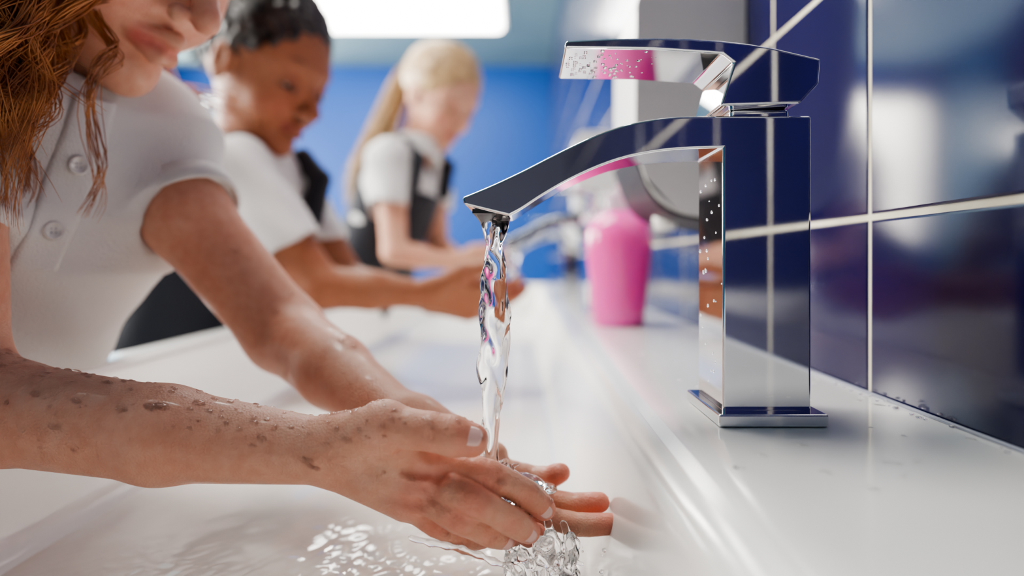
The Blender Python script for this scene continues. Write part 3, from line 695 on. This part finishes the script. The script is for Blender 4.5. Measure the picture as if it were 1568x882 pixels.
girl('schoolgirl_dark_hair',V(-.336,.90,.250),(.86,-.34,-.42),M['skin2'],(.33,.140,.075),(.24,.055,.045),(.36,.115,.065),
  V(-.385,.925,.060),V(-.435,.93,-.05),V(-.475,.93,-.16),(.92,-.38),
  [dict(sh=V(-.350,.835,.112),cu=V(-.275,.822,.012),el=V(-.240,.818,-.032),wr=V(-.118,.845,-.040),D=(1,.12,-.15),N=(.1,.75,.6),side=1,curl=.30),
   dict(sh=V(-.345,1.01,.112),cu=V(-.290,1.0,.020),el=V(-.250,.985,-.030),wr=V(-.122,.900,-.050),D=(1,-.15,-.15),N=(.1,-.5,.85),side=-1,curl=.30)],
  hair2,V(-.375,.92,.145))
girl('schoolgirl_blond_hair',V(-.173,1.45,.347),(.66,-.50,-.52),M['skin3'],(.66,.38,.27),(.50,.15,.12),(.68,.27,.19),
  V(-.262,1.47,.150),V(-.315,1.475,.01),V(-.43,1.475,-.15),(.90,-.40),
  [dict(sh=V(-.268,1.375,.205),cu=V(-.268,1.365,.115),el=V(-.255,1.36,.018),wr=V(-.145,1.39,-.003),D=(1,.12,-.15),N=(.1,.75,.6),side=1,curl=.35),
   dict(sh=V(-.205,1.545,.205),cu=V(-.195,1.55,.115),el=V(-.190,1.53,.035),wr=V(-.130,1.44,-.003),D=(1,-.3,-.15),N=(.1,-.5,.85),side=-1,curl=.35)],
  hair3,V(-.225,1.465,.240),.95,.0028)

# ------------------------------------------------------------------ WATER
def stream(name,x,y,z0,z1,par=None,sc=1.0):
    K=56;Rn=170;vs=[];fs=[]
    for j in range(Rn):
        t=j/(Rn-1); z=z0+(z1-z0)*t
        w=np.interp(t,[0,.04,.12,.25,.42,.55,.75,.9,1],[.0085,.0062,.0046,.0068,.0080,.0072,.0055,.0042,.0048])*sc
        d=np.interp(t,[0,.04,.12,.25,.42,.6,.8,1],[.013,.010,.0075,.0045,.004,.0040,.0036,.0038])*sc
        tw=2.6*t; cx=x+.0022*math.sin(3.1*t+.4)*sc-.001*t; cy=y
        for i in range(K):
            a=2*math.pi*i/K
            rr=1+.16*math.cos(2*a+13*t+1.3*math.sin(9*t))+.10*math.cos(3*a-19*t+2)+.06*math.sin(5*a+41*t)+.05*math.sin(37*t+2*a)
            ux=w*math.cos(a)*rr; uy=d*math.sin(a)*rr
            vs.append((cx+ux*math.cos(tw*.35)-uy*math.sin(tw*.35),cy+ux*math.sin(tw*.35)+uy*math.cos(tw*.35),z))
    for j in range(Rn-1):
        for i in range(K): fs.append([j*K+i,(j+1)*K+i,(j+1)*K+(i+1)%K,j*K+(i+1)%K])
    fs.append(list(range(K))); fs.append([(Rn-1)*K+i for i in range(K)][::-1])
    return mesh(name,vs,fs,M['water'],par)
stream('water_stream',-.0155,.338,.0245,-.108)
stream('running_water',-.017,.978,.0235,-.065,FA[1])
stream('running_water',-.017,1.618,.0235,-.1705,FA[2])
G=Grid((-.060,.295,-.170),(.062,.40,-.085),.0008); pr=[]
def fil(a,b,r0,r1,w,k=.0025,n=7):
    a=np.array(a);b=np.array(b); P=[a+(b-a)*t+rng.normal(0,w,3)*math.sin(math.pi*min(1,t*1.2)) for t in np.linspace(0,1,n)]
    for i in range(n-1):
        t=i/(n-1); pr.append((cap(P[i],P[i+1],r0+(r1-r0)*t,r0+(r1-r0)*(t+1/n)),k))
for i in range(26):
    x0=rng.uniform(-.006,.026); y0=rng.uniform(.310,.340)
    fil((x0,y0,-.127-.1*abs(x0)),(x0+rng.uniform(-.004,.010),y0+rng.uniform(-.008,.008),-.169),rng.uniform(.0012,.0030),rng.uniform(.0008,.0020),.0016,.0035)
for i in range(8):
    fil((rng.uniform(-.006,.012),rng.uniform(.308,.33),rng.uniform(-.14,-.130)),(rng.uniform(.010,.030),rng.uniform(.315,.345),rng.uniform(-.165,-.145)),.0014,.0010,.0018)
fil((-.050,.306,-.124),(-.006,.309,-.138),.0014,.0013,.0014)
fil((-.006,.309,-.138),(.010,.314,-.157),.0014,.0013,.0018)
for c,r in (((-.014,.338,-.1065),(.013,.013,.0042)),((-.024,.350,-.108),(.011,.011,.0035)),((-.002,.345,-.1120),(.013,.012,.0038)),((-.003,.330,-.114),(.010,.008,.0036)),((.008,.350,-.1165),(.010,.009,.0028))):
    pr.append((ell(c,r),.004))
for i in range(12):
    a=rng.uniform(0,6.28); fil((-.015+.004*math.cos(a),.338+.004*math.sin(a),-.104),(-.015+rng.uniform(.006,.014)*math.cos(a),.338+.012*math.sin(a),rng.uniform(-.108,-.101)),.0014,.0006,.0010,.002,5)
for i in range(45):
    pr.append((sph((rng.uniform(-.02,.040),rng.uniform(.302,.345),rng.uniform(-.168,-.130)),rng.uniform(.0004,.0013)),.001))
g=G.ev(pr); G.folds(g,lambda X,Y,Z:.00025*np.sin(X*700+2*np.sin(Y*400))*np.sin(Y*560+Z*500)); sdf_obj('water_splash',G,g,M['drop'],None,1)
ico=bmesh.new(); bmesh.ops.create_icosphere(ico,subdivisions=2,radius=1); iv=np.array([v.co[:] for v in ico.verts]); iff=np.array([[v.index for v in f.verts] for f in ico.faces]); ico.free()
dv=[];df=[];cnt=0
def drop(c,n,r,fl_=.55,st=1.0):
    global cnt
    n=nrm(n); a=nrm(np.cross(n,(.3,.2,.9))); b=np.cross(n,a)
    dv.append(np.array(c)+iv[:,:1]*a*r*st+iv[:,1:2]*b*r+iv[:,2:]*n*r*fl_); df.append(iff+cnt); cnt+=len(iv)
def flush(par):
    global dv,df,cnt
    mesh('water_droplets',np.vstack(dv),np.vstack(df),M['drop'],par); dv=[];df=[];cnt=0
def sprinkle(o,num,filt,r0,r1):
    me=o.data; n=len(me.polygons); c=np.empty(n*3,f32); me.polygons.foreach_get('center',c); nn=np.empty(n*3,f32); me.polygons.foreach_get('normal',nn)
    c=c.reshape(-1,3);nn=nn.reshape(-1,3); ok=np.where(filt(c,nn))[0]
    if len(ok)==0: return
    for i in rng.choice(ok,num): drop(c[i],nn[i],rng.uniform(r0,r1)*rng.uniform(.5,1),.5,rng.uniform(.8,2.2))
sprinkle(armR,90,lambda c,n:(n[:,2]>-.3)&(n[:,1]<.3)&(c[:,0]>-.27)&(c[:,0]<-.07),.0006,.0021)
sprinkle(armR,80,lambda c,n:(n[:,2]>.5)&(n[:,1]<.3)&(c[:,0]>-.27)&(c[:,0]<-.05),.0007,.0022)
sprinkle(armR,60,lambda c,n:(n[:,2]>-.2)&(n[:,1]<.3)&(c[:,0]>-.08),.0005,.0016)
sprinkle(armL,90,lambda c,n:(n[:,2]>0)&(c[:,0]>-.2),.0006,.0020)
flush(e1)
for i in range(150): drop((rng.uniform(.022,.090),rng.uniform(.313,.362),.0963+.0004),(0,0,-1),rng.uniform(.0003,.0010),.5)
for i in range(30): drop((.0927,rng.uniform(.318,.358),rng.uniform(-.06,.045)),(-1,0,0),rng.uniform(.0004,.0009),.4)
flush(FA[0])
for i in range(60): drop((rng.uniform(.078,.19),rng.uniform(.2,.7),-.0750),(0,0,1),rng.uniform(.0006,.002),.25,rng.uniform(1,1.8))
for i in range(50): drop((XW-.004+rng.uniform(-.004,.001),rng.uniform(.25,.6),-.0745),(0,0,1),rng.uniform(.0006,.0016),.5)
flush(sink)

# ------------------------------------------------------------------ CAMERA, WORLD
cam=bpy.data.cameras.new('camera'); co=bpy.data.objects.new('camera',cam); S.collection.objects.link(co)
cam.lens=24; cam.sensor_width=36; cam.shift_x=-.0102; cam.shift_y=-.0261; cam.clip_start=.01
cam.dof.use_dof=True; cam.dof.focus_distance=.325; cam.dof.aperture_fstop=3.0
co.location=(0,0,0); co.rotation_euler=(math.pi/2,0,0); S.camera=co; TOP.append(co)
w=bpy.data.worlds.new('World'); S.world=w; w.use_nodes=True
w.node_tree.nodes['Background'].inputs[0].default_value=(.75,.86,1,1); w.node_tree.nodes['Background'].inputs[1].default_value=1.5
S.view_settings.look='AgX - Medium High Contrast'
for o in TOP: o.location.z+=EYE
print('build time',time.time()-T0)
